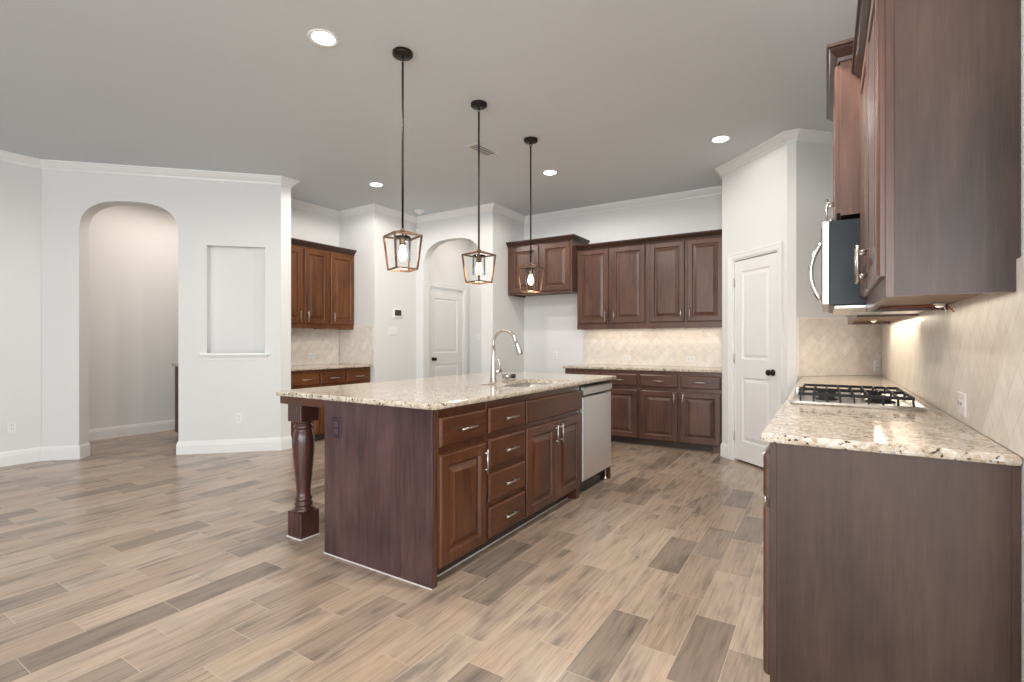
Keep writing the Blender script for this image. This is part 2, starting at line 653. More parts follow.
def arch_outline(s0, s1, spring, top, n=14, p=2.7):
    """opening outline from the floor up one side and down the other"""
    c = (s0 + s1) / 2
    r = (s1 - s0) / 2
    pts = [(s1, 0.0), (s1, spring)]
    for i in range(1, n * 2):
        a = PI * i / (2 * n)
        cx, sy = math.cos(a), math.sin(a)
        x = c + r * math.copysign(abs(cx) ** (2 / p), cx)
        z = spring + (top - spring) * abs(sy) ** (2 / p)
        pts.append((x, z))
    pts += [(s0, spring), (s0, 0.0)]
    return pts


def wall_mb(length, height, thick, notch=None, holes=()):
    """wall in local x (along), front face at y=0, thickness towards +y"""
    outer = [(0, 0)]
    if notch:
        outer += list(reversed(notch))
    outer += [(length, 0), (length, height), (0, height)]
    mb = MB()
    front = [[(x, 0, z) for x, z in outer]] + [[(x, 0, z) for x, z in h] for h in holes]
    vs, _ = mb.fill(front)
    back = [[(x, thick, z) for x, z in outer]] + [[(x, thick, z) for x, z in h] for h in holes]
    mb.fill(back)
    for f, b in zip(front, back):
        mb.loops([f, b], False, False)
    return mb


def place_wall(name, mb, p0, p1, mat='wall'):
    a = math.atan2(p1[1] - p0[1], p1[0] - p0[0])
    return struct(name, mb, mat, (p0[0], p0[1], 0), a)


# left living-room wall
struct('wall_left', MB().box(-7.04, -6.838, -5.2, 1.79, 0, CZ), 'wall')
# diagonal wall with the arch and the niche: local x runs from (-6.86,1.77) to (-5.2,3.43)
DP0, DP1 = (-6.838, 1.792), (-5.222, 3.408)
DL = math.hypot(DP1[0] - DP0[0], DP1[1] - DP0[1])


def ds(t):  # distance measured from the right end -> local x
    return DL - t


niche = [(ds(0.754), 1.10), (ds(0.166), 1.10), (ds(0.166), 2.283), (ds(0.754), 2.283)]
A1 = arch_outline(ds(1.953), ds(1.030), 2.36, 2.715)
place_wall('wall_diagonal', wall_mb(DL, CZ, 0.165, A1, [niche]), DP0, DP1)
struct('wall_niche_back', MB().box(ds(0.77), ds(0.15), 0.095, 0.12, 1.08, 2.30), 'wall', (DP0[0], DP0[1], 0), PI / 4)
# chunk closing the pantry nook on its left
struct('wall_nook_side', MB().prism([(-5.222, 3.410), (-5.222, 3.535), (-6.12, 3.535), (-6.12, 3.05), (-5.82, 3.09)], 0, CZ), 'wall')
struct('wall_nook_back', MB().box(-6.05, -5.92, 3.55, 5.6, 0, CZ), 'wall')
struct('wall_nook_end', MB().box(-5.92, -5.2, 4.775, 5.60, 0, CZ), 'wall')
# wall with the second arch
A2 = arch_outline(0.13, 1.19, 2.27, 2.70)
place_wall('wall_arch', wall_mb(1.38, CZ, 0.13, A2), (-5.2, 5.60), (-3.82, 5.60))
struct('wall_fridge_side', MB().box(-3.95, -3.82, 5.73, 7.05, 0, CZ), 'wall')
struct('wall_back', MB().box(-3.82, WX, BY, BY + 0.12, 0, CZ), 'wall')
# corner pantry: two diagonal walls meeting at a blunt corner
PC0, PC1, PC2, PC3 = (-0.945, 5.740), (-0.295, 5.09), (-0.225, 5.09), (WX, 5.757)
struct('wall_pantry_return', MB().prism([PC0, (-0.83, 5.79), (-0.83, BY), (-0.945, BY)], 0, CZ), 'wall')
PDL = math.hypot(PC1[0] - PC0[0], PC1[1] - PC0[1])
DO0, DO1, DOH = 0.180, 0.810, 2.065       # pantry door opening along that wall
door_notch = [(DO1, 0.0), (DO1, DOH), (DO0, DOH), (DO0, 0.0)]
place_wall('wall_pantry_door', wall_mb(PDL, CZ, 0.12, door_notch), PC0, PC1)
struct('wall_pantry_corner', MB().prism([PC1, PC2, PC3, (WX, 5.95), (-0.24, 5.27)], 0, CZ), 'wall')
struct('wall_right', MB().box(WX, WX + 0.15, 1.55, 8.0, 0, CZ), 'wall')
struct('wall_living_front', MB().box(WX + 0.15, 4.7, 1.55, 1.7, 0, CZ), 'wall')
# halls beyond the arches
struct('wall_hall_left', MB().box(-7.86, -7.715, 1.0, 8.2, 0, CZ), 'wall')
struct('wall_hall_near', MB().box(-7.715, -7.06, 1.0, 1.12, 0, CZ), 'wall')
struct('wall_hall_far', MB().box(-7.715, -6.05, 5.48, 5.6, 0, CZ), 'wall')
HD0, HD1 = 5.90, 6.75                     # hall door opening along y on x=-5.2
hn = [(HD1 - 5.73, 0.0), (HD1 - 5.73, 2.085), (HD0 - 5.73, 2.085), (HD0 - 5.73, 0.0)]
o = struct('wall_passage_left', wall_mb(1.30, CZ, 0.12, hn), 'wall', (-5.2, 5.73, 0), PI / 2)
struct('wall_passage_end', MB().box(-5.32, -3.95, 6.93, 7.05, 0, CZ), 'wall')
# living room behind the camera, with window openings
rear_holes = [[(x, 0.7), (x + 1.5, 0.7), (x + 1.5, 2.6), (x, 2.6)] for x in (4.6, 6.9, 9.2)]
place_wall('wall_rear', wall_mb(11.56, CZ, 0.15, None, rear_holes), (-6.86, -5.2), (4.7, -5.2))
side_holes = [[(x, 0.7), (x + 1.5, 0.7), (x + 1.5, 2.6), (x, 2.6)] for x in (1.6, 3.8)]
place_wall('wall_living_right', wall_mb(6.75, CZ, 0.15, None, side_holes), (4.7, -5.2), (4.7, 1.55))


def window_frame(n, loc, rot):
    mb = MB()
    mb.box(0, 1.5, 0.03, 0.10, 0.7, 0.76).box(0, 1.5, 0.03, 0.10, 2.54, 2.6)
    mb.box(0, 0.06, 0.03, 0.10, 0.76, 2.54).box(1.44, 1.5, 0.03, 0.10, 0.76, 2.54)
    mb.box(0.06, 1.44, 0.04, 0.09, 1.62, 1.68)
    struct('window_%d' % n, mb, 'trim', loc, rot)


for i, x in enumerate((4.6, 6.9, 9.2)):
    window_frame(i + 1, (-6.86 + x, -5.2, 0), 0)
for i, x in enumerate((1.6, 3.8)):
    window_frame(i + 4, (4.7, -5.2 + x, 0), PI / 2)

# crown moulding around the room
CROWN = [(0.0, CZ - 0.085), (0.009, CZ - 0.085), (0.012, CZ - 0.068), (0.025, CZ - 0.056), (0.045, CZ - 0.034), (0.054, CZ - 0.017),
         (0.066, CZ - 0.015), (0.068, CZ - 0.0005), (0.0, CZ - 0.0005)]
path = [(-6.838, -5.0), DP0, DP1, (-5.222, 3.535), (-5.92, 3.535), (-5.92, 4.775), (-5.2, 4.775), (-5.2, 5.60), (-3.82, 5.60), (-3.82, BY),
        (-0.945, BY), PC0, PC1, PC2, PC3, (WX, 1.55)]
struct('trim_1', sweep(MB(), CROWN, path), 'trim')

# baseboards
BASE = [(0.0, 0.0), (0.016, 0.0), (0.016, 0.100), (0.013, 0.112), (0.013, 0.122), (0.007, 0.134), (0.004, 0.143), (0.0, 0.143)]


def dpt(t, off=0.0):
    x = ds(t)
    return (DP0[0] + x * math.sqrt(0.5) - off * math.sqrt(0.5), DP0[1] + x * math.sqrt(0.5) + off * math.sqrt(0.5))


struct('baseboard_left', sweep(MB(), BASE, [(-6.838, -5.0), DP0, dpt(1.953), dpt(1.953, 0.165)]), 'trim')
struct('baseboard_diagonal', sweep(MB(), BASE, [dpt(1.030, 0.165), dpt(1.030), DP1, (-5.222, 3.535)]), 'trim')
struct('baseboard_hall', sweep(MB(), BASE, [(-7.715, 1.12), (-7.715, 5.48)]), 'trim')
struct('baseboard_nook_corner', sweep(MB(), BASE, [(-5.2, 4.785), (-5.2, 5.60), (-5.07, 5.60), (-5.07, 5.73)]), 'trim')
struct('baseboard_arch', sweep(MB(), BASE, [(-4.01, 5.73), (-4.01, 5.60), (-3.82, 5.60), (-3.82, BY), (-2.80, BY)]), 'trim')
u45 = math.sqrt(0.5)
struct('baseboard_pantry', sweep(MB(), BASE, [(-0.945, 5.815), PC0, (PC0[0] + 0.120 * u45, PC0[1] - 0.120 * u45)]), 'trim')

# niche sill with its apron
mb = MB().box(ds(0.814), ds(0.109), -0.045, 0.095, 1.072, 1.10, 0.006)
sweep(mb, [(0.0, 1.022), (0.010, 1.022), (0.012, 1.040), (0.024, 1.060), (0.028, 1.072), (0.0, 1.072)],
      [(ds(0.784), 0.0), (ds(0.134), 0.0)])
struct('trim_2', mb, 'trim', (DP0[0], DP0[1], 0), PI / 4)


# ------------------------------------------------------------------ white panel doors
def panel_door_mb(w, h, panels, t=0.035, z0=0.012):
    """door slab with raised panels, front at y=0 facing -y; panels = (x0,x1,z0,z1)"""
    mb = MB()
    holes = [[(x0, 0, a), (x1, 0, a), (x1, 0, b), (x0, 0, b)] for x0, x1, a, b in panels]
    mb.fill([[(0, 0, z0), (w, 0, z0), (w, 0, h), (0, 0, h)]] + holes)
    for x0, x1, a, b in panels:
        rings = []
        for d, y in ((0, 0), (0.010, 0.009), (0.022, 0.011), (0.050, 0.003)):
            rings.append([(x0 + d, y, a + d), (x1 - d, y, a + d), (x1 - d, y, b - d), (x0 + d, y, b - d)])
        mb.loops(rings, False, True)
    mb.loops([[(0, 0, z0), (w, 0, z0), (w, 0, h), (0, 0, h)], [(0, t, z0), (w, t, z0), (w, t, h), (0, t, h)]], False, True)
    return mb


def casing_mb(x0, x1, h, w=0.062):
    """door casing around an opening x0..x1, face towards -y, swept in the x-z plane"""
    mb = MB()
    prof = [(0.0, 0.0), (0.0, -0.010), (0.010, -0.014), (0.040, -0.016), (0.050, -0.020), (w, -0.020), (w, 0.0)]
    lps = []
    for (x, z, sx, sz) in ((x0, 0.0, -1, 0), (x0, h, -1, 1), (x1, h, 1, 1), (x1, 0.0, 1, 0)):
        lps.append([(x + sx * d, y, z + sz * d) for d, y in prof])
    mb.loops(lps)
    # jamb lining
    mb.box(x0, x0 + 0.012, 0.0, 0.115, 0, h).box(x1 - 0.012, x1, 0.0, 0.115, 0, h).box(x0 + 0.012, x1 - 0.012, 0.0, 0.115, h - 0.012, h)
    return mb


def knob(parent, x, z, mat='bronze'):
    mb = MB()
    mb.lathe([(0.030, 0.0), (0.032, -0.004), (0.026, -0.010), (0.012, -0.012), (0.011, -0.030), (0.020, -0.036), (0.028, -0.046),
              (0.029, -0.056), (0.022, -0.066), (0.004, -0.069)], 20, (x, 0, z), 'y')
    return mb.build('door_knob', mat, parent)


# pantry door
d1 = thing('door_1', 'white two-panel door with dark knob in the corner pantry wall', 'door', (PC0[0], PC0[1], 0), -PI / 4)
d1['kind'] = 'structure'
w_ = DO1 - DO0 - 0.030
leaf = panel_door_mb(w_, 2.045, [(0.105, w_ - 0.105, 1.045, 1.935), (0.105, w_ - 0.105, 0.215, 0.865)], z0=0.022).build('door_leaf', 'door', d1, (DO0 + 0.015, 0.012, 0))
knob(leaf, w_ - 0.062, 0.935)
casing_mb(DO0, DO1, DOH).build('door_casing', 'trim', d1)
for z in (0.25, 1.05, 1.83):
    MB().lathe([(0.006, -0.045), (0.006, 0.045)], 8, (DO0 + 0.010, 0.004, z)).build('hinge', 'nickel', d1)

# door in the passage seen through the second arch
d2 = thing('door_2', 'white panelled door with black knob seen through the kitchen arch', 'door', (-5.2, HD0, 0), PI / 2)
d2['kind'] = 'structure'
w2 = HD1 - HD0 - 0.03
leaf = panel_door_mb(w2, 2.065, [(0.11, w2 - 0.13, 1.05, 1.92), (0.11, w2 - 0.13, 0.22, 0.87)]).build('door_leaf', 'door', d2, (0.015, 0.02, 0))
knob(leaf, 0.075, 0.955)
casing_mb(0, HD1 - HD0, 2.085).build('door_casing', 'trim', d2)


# ------------------------------------------------------------------ tiled backsplashes (local x along the wall, facing -y)
def tiles(name, p0, p1, z0, z1, border=True):
    ln = math.hypot(p1[0] - p0[0], p1[1] - p0[1])
    a = math.atan2(p1[1] - p0[1], p1[0] - p0[0])
    return struct(name, MB().box(0, ln, -0.010, -0.001, z0, z1, 0.002, 1), 'tile', (p0[0], p0[1], 0), a)


tiles('wall_tile_back', (-2.85, BY), (-0.950, BY), 0.915, 1.40)
tiles('wall_tile_corner', (-0.222, 5.093), (0.435, 5.750), 0.915, 1.44)
tiles('wall_tile_right', (WX, 5.74), (WX, 1.70), 0.915, 1.44)
tiles('wall_tile_nook_back', (-5.92, 3.545), (-5.92, 4.765), 0.915, 1.42)
tiles('wall_tile_nook_end', (-5.909, 4.775), (-5.21, 4.775), 0.915, 1.455)


mb = MB()
mb.box(0.0, 0.014, -0.014, -0.0102, 0.916, 1.440).box(0.014, 0.915, -0.014, -0.0102, 1.427, 1.440)
struct('trim_3', mb, 'tile_edge', (-0.222, 5.093, 0), PI / 4)


# ------------------------------------------------------------------ cabinets
def rect(x0, x1, z0, z1, y):
    return [(x0, y, z0), (x1, y, z0), (x1, y, z1), (x0, y, z1)]


def door_front(w, h, t=0.022, fr=0.058):
    """raised-panel cabinet door, back at y=0, front at y=-t, lower-left corner at origin"""
    mb = MB()
    steps = [(0, 0), (0, -t + 0.009), (0.003, -t + 0.004), (0.008, -t), (fr, -t), (fr + 0.005, -t + 0.005), (fr + 0.010, -t + 0.014), (fr + 0.017, -t + 0.015),
             (fr + 0.046, -t + 0.003), (fr + 0.049, -t + 0.001)]
    if min(w, h) < 2 * (fr + 0.06):
        fr2 = 0.045
        steps = [(max(0, d - (fr - fr2)) if d >= fr else d, y) for d, y in steps]
    mb.loops([rect(d, w - d, d, h - d, y) for d, y in steps])
    return mb


def slab_front(w, h, t=0.022):
    mb = MB()
    mb.loops([rect(d, w - d, d, h - d, y) for d, y in ((0, 0), (0, -t + 0.011), (0.003, -t + 0.006), (0.011, -t), (0.013, -t))])
    return mb


def pull_mb(x, z, ln=0.136, vertical=True, y0=-0.022, off=0.030, r=0.0058):
    mb = MB()
    h = ln / 2
    y = y0 - off
    if vertical:
        mb.tube([(x, y, z - h), (x, y, z + h)], r, 10)
        for s in (-1, 1):
            mb.tube([(x, y0 + 0.002, z + s * h * 0.66), (x, y, z + s * h * 0.66)], r * 0.85, 8)
    else:
        mb.tube([(x - h, y, z), (x + h, y, z)], r, 10)
        for s in (-1, 1):
            mb.tube([(x + s * h * 0.66, y0 + 0.002, z), (x + s * h * 0.66, y, z)], r * 0.85, 8)
    return mb


def add_door(root, x0, x1, z0, z1, mat, hx=None, hz=None, ln=0.136):
    """hx: 'l' or 'r' edge on which the pull sits"""
    d = door_front(x1 - x0, z1 - z0).build('door', mat, root, (x0, 0, z0))
    if hx:
        px = 0.036 if hx == 'l' else (x1 - x0) - 0.036
        pull_mb(px, hz - z0, ln).build('handle', 'nickel', d)
    return d


def add_drawer(root, x0, x1, z0, z1, mat, pull=True, name='drawer'):
    d = slab_front(x1 - x0, z1 - z0).build(name, mat, root, (x0, 0, z0))
    if pull:
        pull_mb((x1 - x0) / 2, (z1 - z0) / 2, vertical=False).build('handle', 'nickel', d)
    return d


def base_body(root, w, d, mat, top=0.884, toe=True, toe_h=0.09, caulk=False):
    mb = MB()
    mb.box(0, w, 0.0, d, toe_h, top, 0.0015, 1)
    mb.build('body', mat, root)
    if toe:
        MB().box(0.001, w - 0.001, 0.072, d - 0.01, 0.0, toe_h - 0.0005).build('toe_kick', 'toe', root)
    if caulk:
        MB().box(0.001, w - 0.001, 0.067, 0.0719, 0.0, 0.005).build('caulk_line', 'caulk', root)


CAB_CROWN = [(0.0, -0.010), (0.008, -0.010), (0.012, 0.006), (0.022, 0.014), (0.040, 0.034), (0.046, 0.044), (0.054, 0.046), (0.055, 0.060), (0.0, 0.060)]


def upper_body(root, w, d, z0, z1, mat, rail=0.022, crown=(True, True), under='birch'):
    """open-bottomed wall cabinet: the floor board sits a little above the lower edge"""
    mb = MB()
    mb.box(0, 0.018, 0, d, z0, z1).box(w - 0.018, w, 0, d, z0, z1).box(0.018, w - 0.018, 0, 0.020, z0, z1)
    mb.box(0.018, w - 0.018, 0.020, d, z1 - 0.018, z1)
    mb.build('body', mat, root)
    MB().box(0.018, w - 0.018, 0.020, d, z0 + rail, z0 + rail + 0.016).build('bottom_board', under, root)
    mb = MB()
    pth = []
    # outside face lies to the right of travel: travel from right end to left end along the front
    if crown[0]:
        pth.append((w, d))
    pth.append((w, 0.0))
    pth.append((0.0, 0.0))
    if crown[1]:
        pth.append((0.0, d))
    # 'right of travel' when walking in -x along the front faces +y, so walk the other way
    pth = list(reversed(pth))
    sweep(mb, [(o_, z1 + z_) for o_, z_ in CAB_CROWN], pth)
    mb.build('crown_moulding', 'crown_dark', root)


R_PX, R_NX = PI / 2, -PI / 2      # fronts facing +x / -x

# ---- island: cabinet fronts face +x at x = -1.64, local x = world y
IX = -1.64
isl = thing('island_end_panel', 'wide daylight-tinted island end panel facing the camera, holding a dark outlet', 'island panel', (-2.05, 1.876, 0))
legs = thing('island_leg_frame', 'turned wooden legs with apron carrying the island overhang', 'island legs', (-2.05, 1.876, 0))
isf = thing('island_end_panel', 'narrow cherry island end panel beyond the dishwasher', 'island panel', (-2.05, 1.876, 0))


def il(x, y):   # world -> island local
    return (x + 2.05, y - 1.876)


e = MB().box(-0.406, 0.410, 0.0, 0.019, 0.0, 0.884, 0.002, 1)
e.build('panel', 'plum', isl)
mb = MB().box(0.355, 0.410, 0.019, 0.040, 0.0, 0.884, 0.0015, 1)
mb.build('corner_stile', 'cherry', isl)
MB().box(-0.406, 0.412, 2.372, 2.400, 0.0, 0.884, 0.002, 1).build('panel', 'cherry', isf)
MB().box(-0.404, -0.385, 0.020, 2.371, 0.0, 0.884, 0.001, 1).build('back_panel', 'cherry', legs)
mb = MB()
mb.box(-0.848, -0.408, 0.010, 0.034, 0.834, 0.884, 0.0015, 1)
mb.box(-0.848, -0.824, 0.035, 2.360, 0.834, 0.884, 0.0015, 1)
mb.box(-0.824, -0.408, 2.340, 2.362, 0.834, 0.884, 0.0015, 1)
mb.build('apron', 'cherry_h', legs)


def turned_leg(cx, cy):
    mb = MB()
    hw = 0.0665
    mb.box(cx - hw, cx + hw, cy - hw, cy + hw, 0.0, 0.160, 0.003, 1)
    mb.box(cx - hw, cx + hw, cy - hw, cy + hw, 0.722, 0.8335, 0.003, 1)
    prof = [(0.064, 0.160), (0.064, 0.170), (0.058, 0.178), (0.050, 0.186), (0.050, 0.194), (0.056, 0.198), (0.057, 0.206), (0.051, 0.213),
            (0.046, 0.220), (0.052, 0.228), (0.054, 0.238), (0.049, 0.246), (0.043, 0.256), (0.042, 0.275), (0.045, 0.320), (0.051, 0.380),
            (0.058, 0.450), (0.063, 0.520), (0.065, 0.575), (0.063, 0.620), (0.056, 0.655), (0.050, 0.668), (0.050, 0.674), (0.057, 0.679),
            (0.059, 0.687), (0.055, 0.695), (0.049, 0.700), (0.049, 0.707), (0.058, 0.712), (0.062, 0.722)]
    mb.lathe(prof, 28, (cx, cy, 0))
    return mb


lx, ly = il(-2.796, 1.981)
turned_leg(lx, ly).build('leg', 'turned', legs)
turned_leg(lx, 2.300).build('leg', 'turned', legs)
mb = MB()
MB().box(-0.407, 0.411, -0.005, 0.0, 0.0, 0.004).build('caulk_line', 'caulk', isl)
mb.box(lx - 0.0695, lx + 0.0695, ly - 0.0725, ly - 0.0665, 0.0, 0.006)
mb.box(lx + 0.0665, lx + 0.0710, ly - 0.0665, ly + 0.0665, 0.0, 0.006)
mb.build('caulk_line', 'caulk', legs)

IC, ICH = 'cherry', 'cherry_h'
# unit with one drawer over one door
c = thing('base_cabinet', 'island cabinet with one drawer above one tall door, nearest the end panel', 'cabinet', (IX, 1.9165, 0), R_PX, 'island cabinets')
base_body(c, 0.416, 0.60, IC, caulk=True)
add_drawer(c, 0.001, 0.399, 0.692, 0.840, IC + '_h')
add_door(c, 0.001, 0.399, 0.090, 0.652, IC, 'r', 0.555)
# bank of four drawers
c = thing('drawer_cabinet', 'island cabinet with a bank of four drawers', 'cabinet', (IX, 2.334, 0), R_PX, 'island cabinets')
base_body(c, 0.420, 0.60, IC, caulk=True)
for z0, z1 in ((0.695, 0.842), (0.496, 0.662), (0.301, 0.465), (0.098, 0.274)):
    add_drawer(c, 0.010, 0.412, z0, z1, ICH)
# sink base
c = thing('sink_cabinet', 'island sink cabinet with a blank top panel above paired doors', 'cabinet', (IX, 2.755, 0), R_PX, 'island cabinets')
mb = MB()
mb.box(0, 0.85, 0.0, 0.020, 0.09, 0.884, 0.001, 1).box(0, 0.018, 0.020, 0.60, 0.09, 0.884).box(0.832, 0.85, 0.020, 0.60, 0.09, 0.884)
mb.box(0.018, 0.832, 0.020, 0.60, 0.09, 0.108).box(0.018, 0.832, 0.59, 0.60, 0.108, 0.884)
mb.build('body', IC, c)
MB().box(0.001, 0.849, 0.072, 0.59, 0.0, 0.089).build('toe_kick', 'toe', c)
MB().box(0.001, 0.789, 0.067, 0.0719, 0.0, 0.005).build('caulk_line', 'caulk', c)
MB().box(0.790, 0.849, 0.0, 0.071, 0.0, 0.0895).build('toe_block', IC, c)
add_drawer(c, 0.012, 0.842, 0.692, 0.842, ICH, False, 'false_front')
add_door(c, 0.012, 0.420, 0.094, 0.662, IC, 'r', 0.570)
add_door(c, 0.428, 0.840, 0.094, 0.662, IC, 'l', 0.570)

# dishwasher
dw = thing('dishwasher', 'stainless steel dishwasher built into the far end of the island', 'dishwasher', (IX, 3.612, 0), R_PX)
MB().box(0.005, 0.625, 0.0, 0.58, 0.10, 0.868).build('tub_housing', 'black', dw)
mb = MB()
rings = []
for y, d in ((0.0, 0.0), (-0.018, 0.0), (-0.024, 0.004)):
    rings.append(rect(0.008 + d, 0.618 - d, 0.122 + d, 0.785 - d, y))
mb.loops(rings)
mb.build('door_panel', 'steel', dw)
# tilted handle strip along the top
mb = MB()
prof = [(-0.004, 0.862), (-0.026, 0.858), (-0.036, 0.848), (-0.030, 0.804), (-0.024, 0.800), (-0.012, 0.806), (-0.004, 0.835)]
mb.loops([[(x, y, z) for y, z in prof] for x in (0.012, 0.616)])
mb.build('handle', 'steel', dw)
MB().box(0.03, 0.60, 0.045, 0.30, 0.0, 0.10).build('toe_panel', 'black', dw)
MB().lathe([(0.016, 0.0), (0.016, 0.02), (0.008, 0.024), (0.008, 0.10)], 10, (0.585, 0.02, 0)).build('levelling_foot', 'steel', dw)

# granite island top with the sink cut-out
SX0, SX1, SY0, SY1 = -2.085, -1.700, 2.870, 3.575
hole = rounded([(SX0, SY0), (SX1, SY0), (SX1, SY1), (SX0, SY1)], 0.030, 5)
top_pts = rounded([(-2.908, 1.852), (-1.602, 1.852), (-1.602, 4.345), (-2.908, 4.345)], 0.03, 4)
o = slab_mb(top_pts, 0.8845, 0.915, hole, 0.010).build('island_countertop', 'granite')
tag(o, 'speckled beige granite top of the island, with the sink cut into it', 'countertop')

# undermount sink
sk = thing('kitchen_sink', 'stainless undermount sink set in the island granite', 'sink', ((SX0 + SX1) / 2, (SY0 + SY1) / 2, 0.884))
hw, hl = (SX1 - SX0) / 2, (SY1 - SY0) / 2


def rr(d, r, z):
    return [(x, y, z) for x, y in rounded([(-hw + d, -hl + d), (hw - d, -hl + d), (hw - d, hl - d), (-hw + d, hl - d)], r, 5)]


mb = MB()
mb.loops([rr(-0.007, 0.035, -0.003), rr(-0.007, 0.035, -0.001), rr(0.002, 0.030, -0.001), rr(0.006, 0.035, -0.12), rr(0.022, 0.05, -0.185), rr(0.05, 0.04, -0.195),
          rr(0.05, 0.04, -0.198), rr(0.018, 0.05, -0.188), rr(0.002, 0.035, -0.12), rr(-0.002, 0.030, -0.003)], False, False, True)
mb.fill([rr(0.05, 0.04, -0.195)])
mb.fill([rr(0.05, 0.04, -0.198)])
mb.build('bowl', 'steel', sk)
MB().lathe([(0.045, 0.0), (0.043, 0.003), (0.030, 0.001), (0.004, 0.0005)], 20, (0, 0, -0.195)).build('drain', 'steel', sk)

# faucet
fa = thing('faucet', 'tall brushed gooseneck pull-down faucet standing behind the island sink', 'faucet', (-2.142, 3.15, 0.9155))
mb = MB()
mb.lathe([(0.030, 0.0), (0.030, 0.006), (0.025, 0.012), (0.024, 0.05), (0.021, 0.12), (0.0155, 0.20), (0.0125, 0.25)], 20)
mb.build('base', 'nickel', fa)
pts = [(0, 0, 0.245), (0, 0, 0.29)]
R_ = 0.098
for i in range(0, 15):
    a = PI - (PI * 0.90) * i / 14
    pts.append((R_ + R_ * math.cos(a), 0, 0.292 + R_ * math.sin(a)))
lastp = Vector(pts[-1])
dirv = (Vector(pts[-1]) - Vector(pts[-2])).normalized()
pts.append(tuple(lastp + dirv * 0.03))
MB().tube(pts, 0.0118, 12).build('spout', 'nickel', fa)
e0 = lastp + dirv * 0.025
MB().tube([e0, e0 + dirv * 0.012, e0 + dirv * 0.04, e0 + dirv * 0.085, e0 + dirv * 0.098], [0.0135, 0.0150, 0.0165, 0.0225, 0.0205], 14).build('spray_head', 'nickel', fa)
mb = MB().tube([(0.006, 0.010, 0.078), (0.036, 0.062, 0.078)], [0.018, 0.016], 12)
hd = mb.build('handle_hub', 'nickel', fa)
MB().tube([(0.032, 0.055, 0.082), (0.028, 0.050, 0.120), (0.016, 0.030, 0.185)], [0.007, 0.006, 0.0045], 8).build('lever', 'nickel', fa)

# small fitting lying behind the sink
ft = thing('sink_stopper', 'small chrome and black fitting lying on the granite behind the sink', 'fitting', (-2.215, 3.47, 0.9155), 0.75)
MB().lathe([(0.0, -0.055), (0.017, -0.053), (0.019, -0.020), (0.023, -0.018), (0.023, 0.010), (0.016, 0.014), (0.014, 0.035), (0.0, 0.036)], 16, (0, 0, 0.0235), 'x', False, False).build('chrome_body', 'steel_s', ft)
MB().lathe([(0.0, 0.034), (0.019, 0.035), (0.020, 0.060), (0.012, 0.064), (0.0, 0.065)], 16, (0, 0, 0.0235), 'x', False, False).build('black_cap', 'black', ft)

# plum outlet on the island end
def outlet(label, loc, rot, mat='plate', face='plate', group='wall plates', w=0.072, h=0.117, name='outlet', kind='duplex', cat='outlet', horizontal=False):
    """plate lies against a surface whose outward normal is local -y"""
    o_ = thing(name, label, cat, loc, rot)
    if horizontal:
        w, h = h, w
    mb = MB()
    rings = [rect(-w / 2 + d, w / 2 - d, -h / 2 + d, h / 2 - d, y) for d, y in ((0, 0), (0, -0.003), (0.003, -0.006), (0.004, -0.006))]
    mb.loops(rings)
    mb.build('cover_plate', mat, o_)
    if kind == 'duplex':
        for s in (-1, 1):
            cx, cz = (s * 0.020, 0) if horizontal else (0, s * 0.020)
            mb = MB()
            mb.box(cx - 0.0165, cx + 0.0165, -0.0085, -0.006, cz - 0.014, cz + 0.014, 0.002, 1)
            so = mb.build('socket', face, o_)
            m2 = MB()
            m2.box(cx - 0.008, cx - 0.005, -0.0092, -0.0084, cz - 0.004, cz + 0.007).box(cx + 0.005, cx + 0.008, -0.0092, -0.0084, cz - 0.004, cz + 0.006)
            m2.build('slots', 'slot', so)
    else:
        n = kind
        for i in range(n):
            cx = (i - (n - 1) / 2) * 0.046
            mb = MB()
            mb.loops([rect(cx - 0.0165 + d, cx + 0.0165 - d, -0.033 + d, 0.033 - d, y) for d, y in ((0, -0.006), (0.001, -0.0085), (0.003, -0.0085))])
            mb.build('rocker', face, o_)
    return o_


outlet('dark plum outlet plate on the island end panel beneath the granite', (-2.347, 1.8755, 0.733), 0, 'plum_plate', 'plum_face')


# ---- right wall run: fronts face -x, local x = -world y.  Base fronts at x=-0.158
RX = -0.158
c = thing('base_cabinet', 'base cabinet with broad brown end panel in the right foreground under granite', 'cabinet', (RX, 2.768, 0), R_NX, 'right wall base cabinets')
W1 = 0.908
base_body(c, W1 - 0.004, 0.598, 'brown')
MB().box(W1 - 0.004, W1 + 0.004, 0.020, 0.580, 0.0, 0.884).build('end_panel', 'veneer', c)
for y0_, y1_ in ((0.0, 0.020), (0.580, 0.598)):
    MB().box(W1 - 0.004, W1 + 0.006, y0_, y1_, 0.0, 0.884, 0.001, 1).build('edge_strip', 'veneer', c)
add_drawer(c, 0.014, W1 - 0.014, 0.695, 0.845, 'brown_h')
add_door(c, 0.014, W1 / 2 - 0.004, 0.105, 0.665, 'brown', 'r', 0.57)
add_door(c, W1 / 2 + 0.004, W1 - 0.014, 0.105, 0.665, 'brown', 'l', 0.57)
c = thing('cooktop_cabinet', 'base cabinet under the gas cooktop on the right wall', 'cabinet', (RX, 3.532, 0), R_NX, 'right wall base cabinets')
base_body(c, 0.762, 0.598, 'brown', top=0.86)
add_drawer(c, 0.010, 0.752, 0.695, 0.845, 'brown_h', False, 'false_front')
add_door(c, 0.010, 0.378, 0.105, 0.665, 'brown', 'r', 0.57)
add_door(c, 0.384, 0.752, 0.105, 0.665, 'brown', 'l', 0.57)
c = thing('base_cabinet', 'base cabinet beyond the cooktop beside the corner pantry', 'cabinet', (RX, 5.08, 0), R_NX, 'right wall base cabinets')
base_body(c, 1.545, 0.598, 'brown')
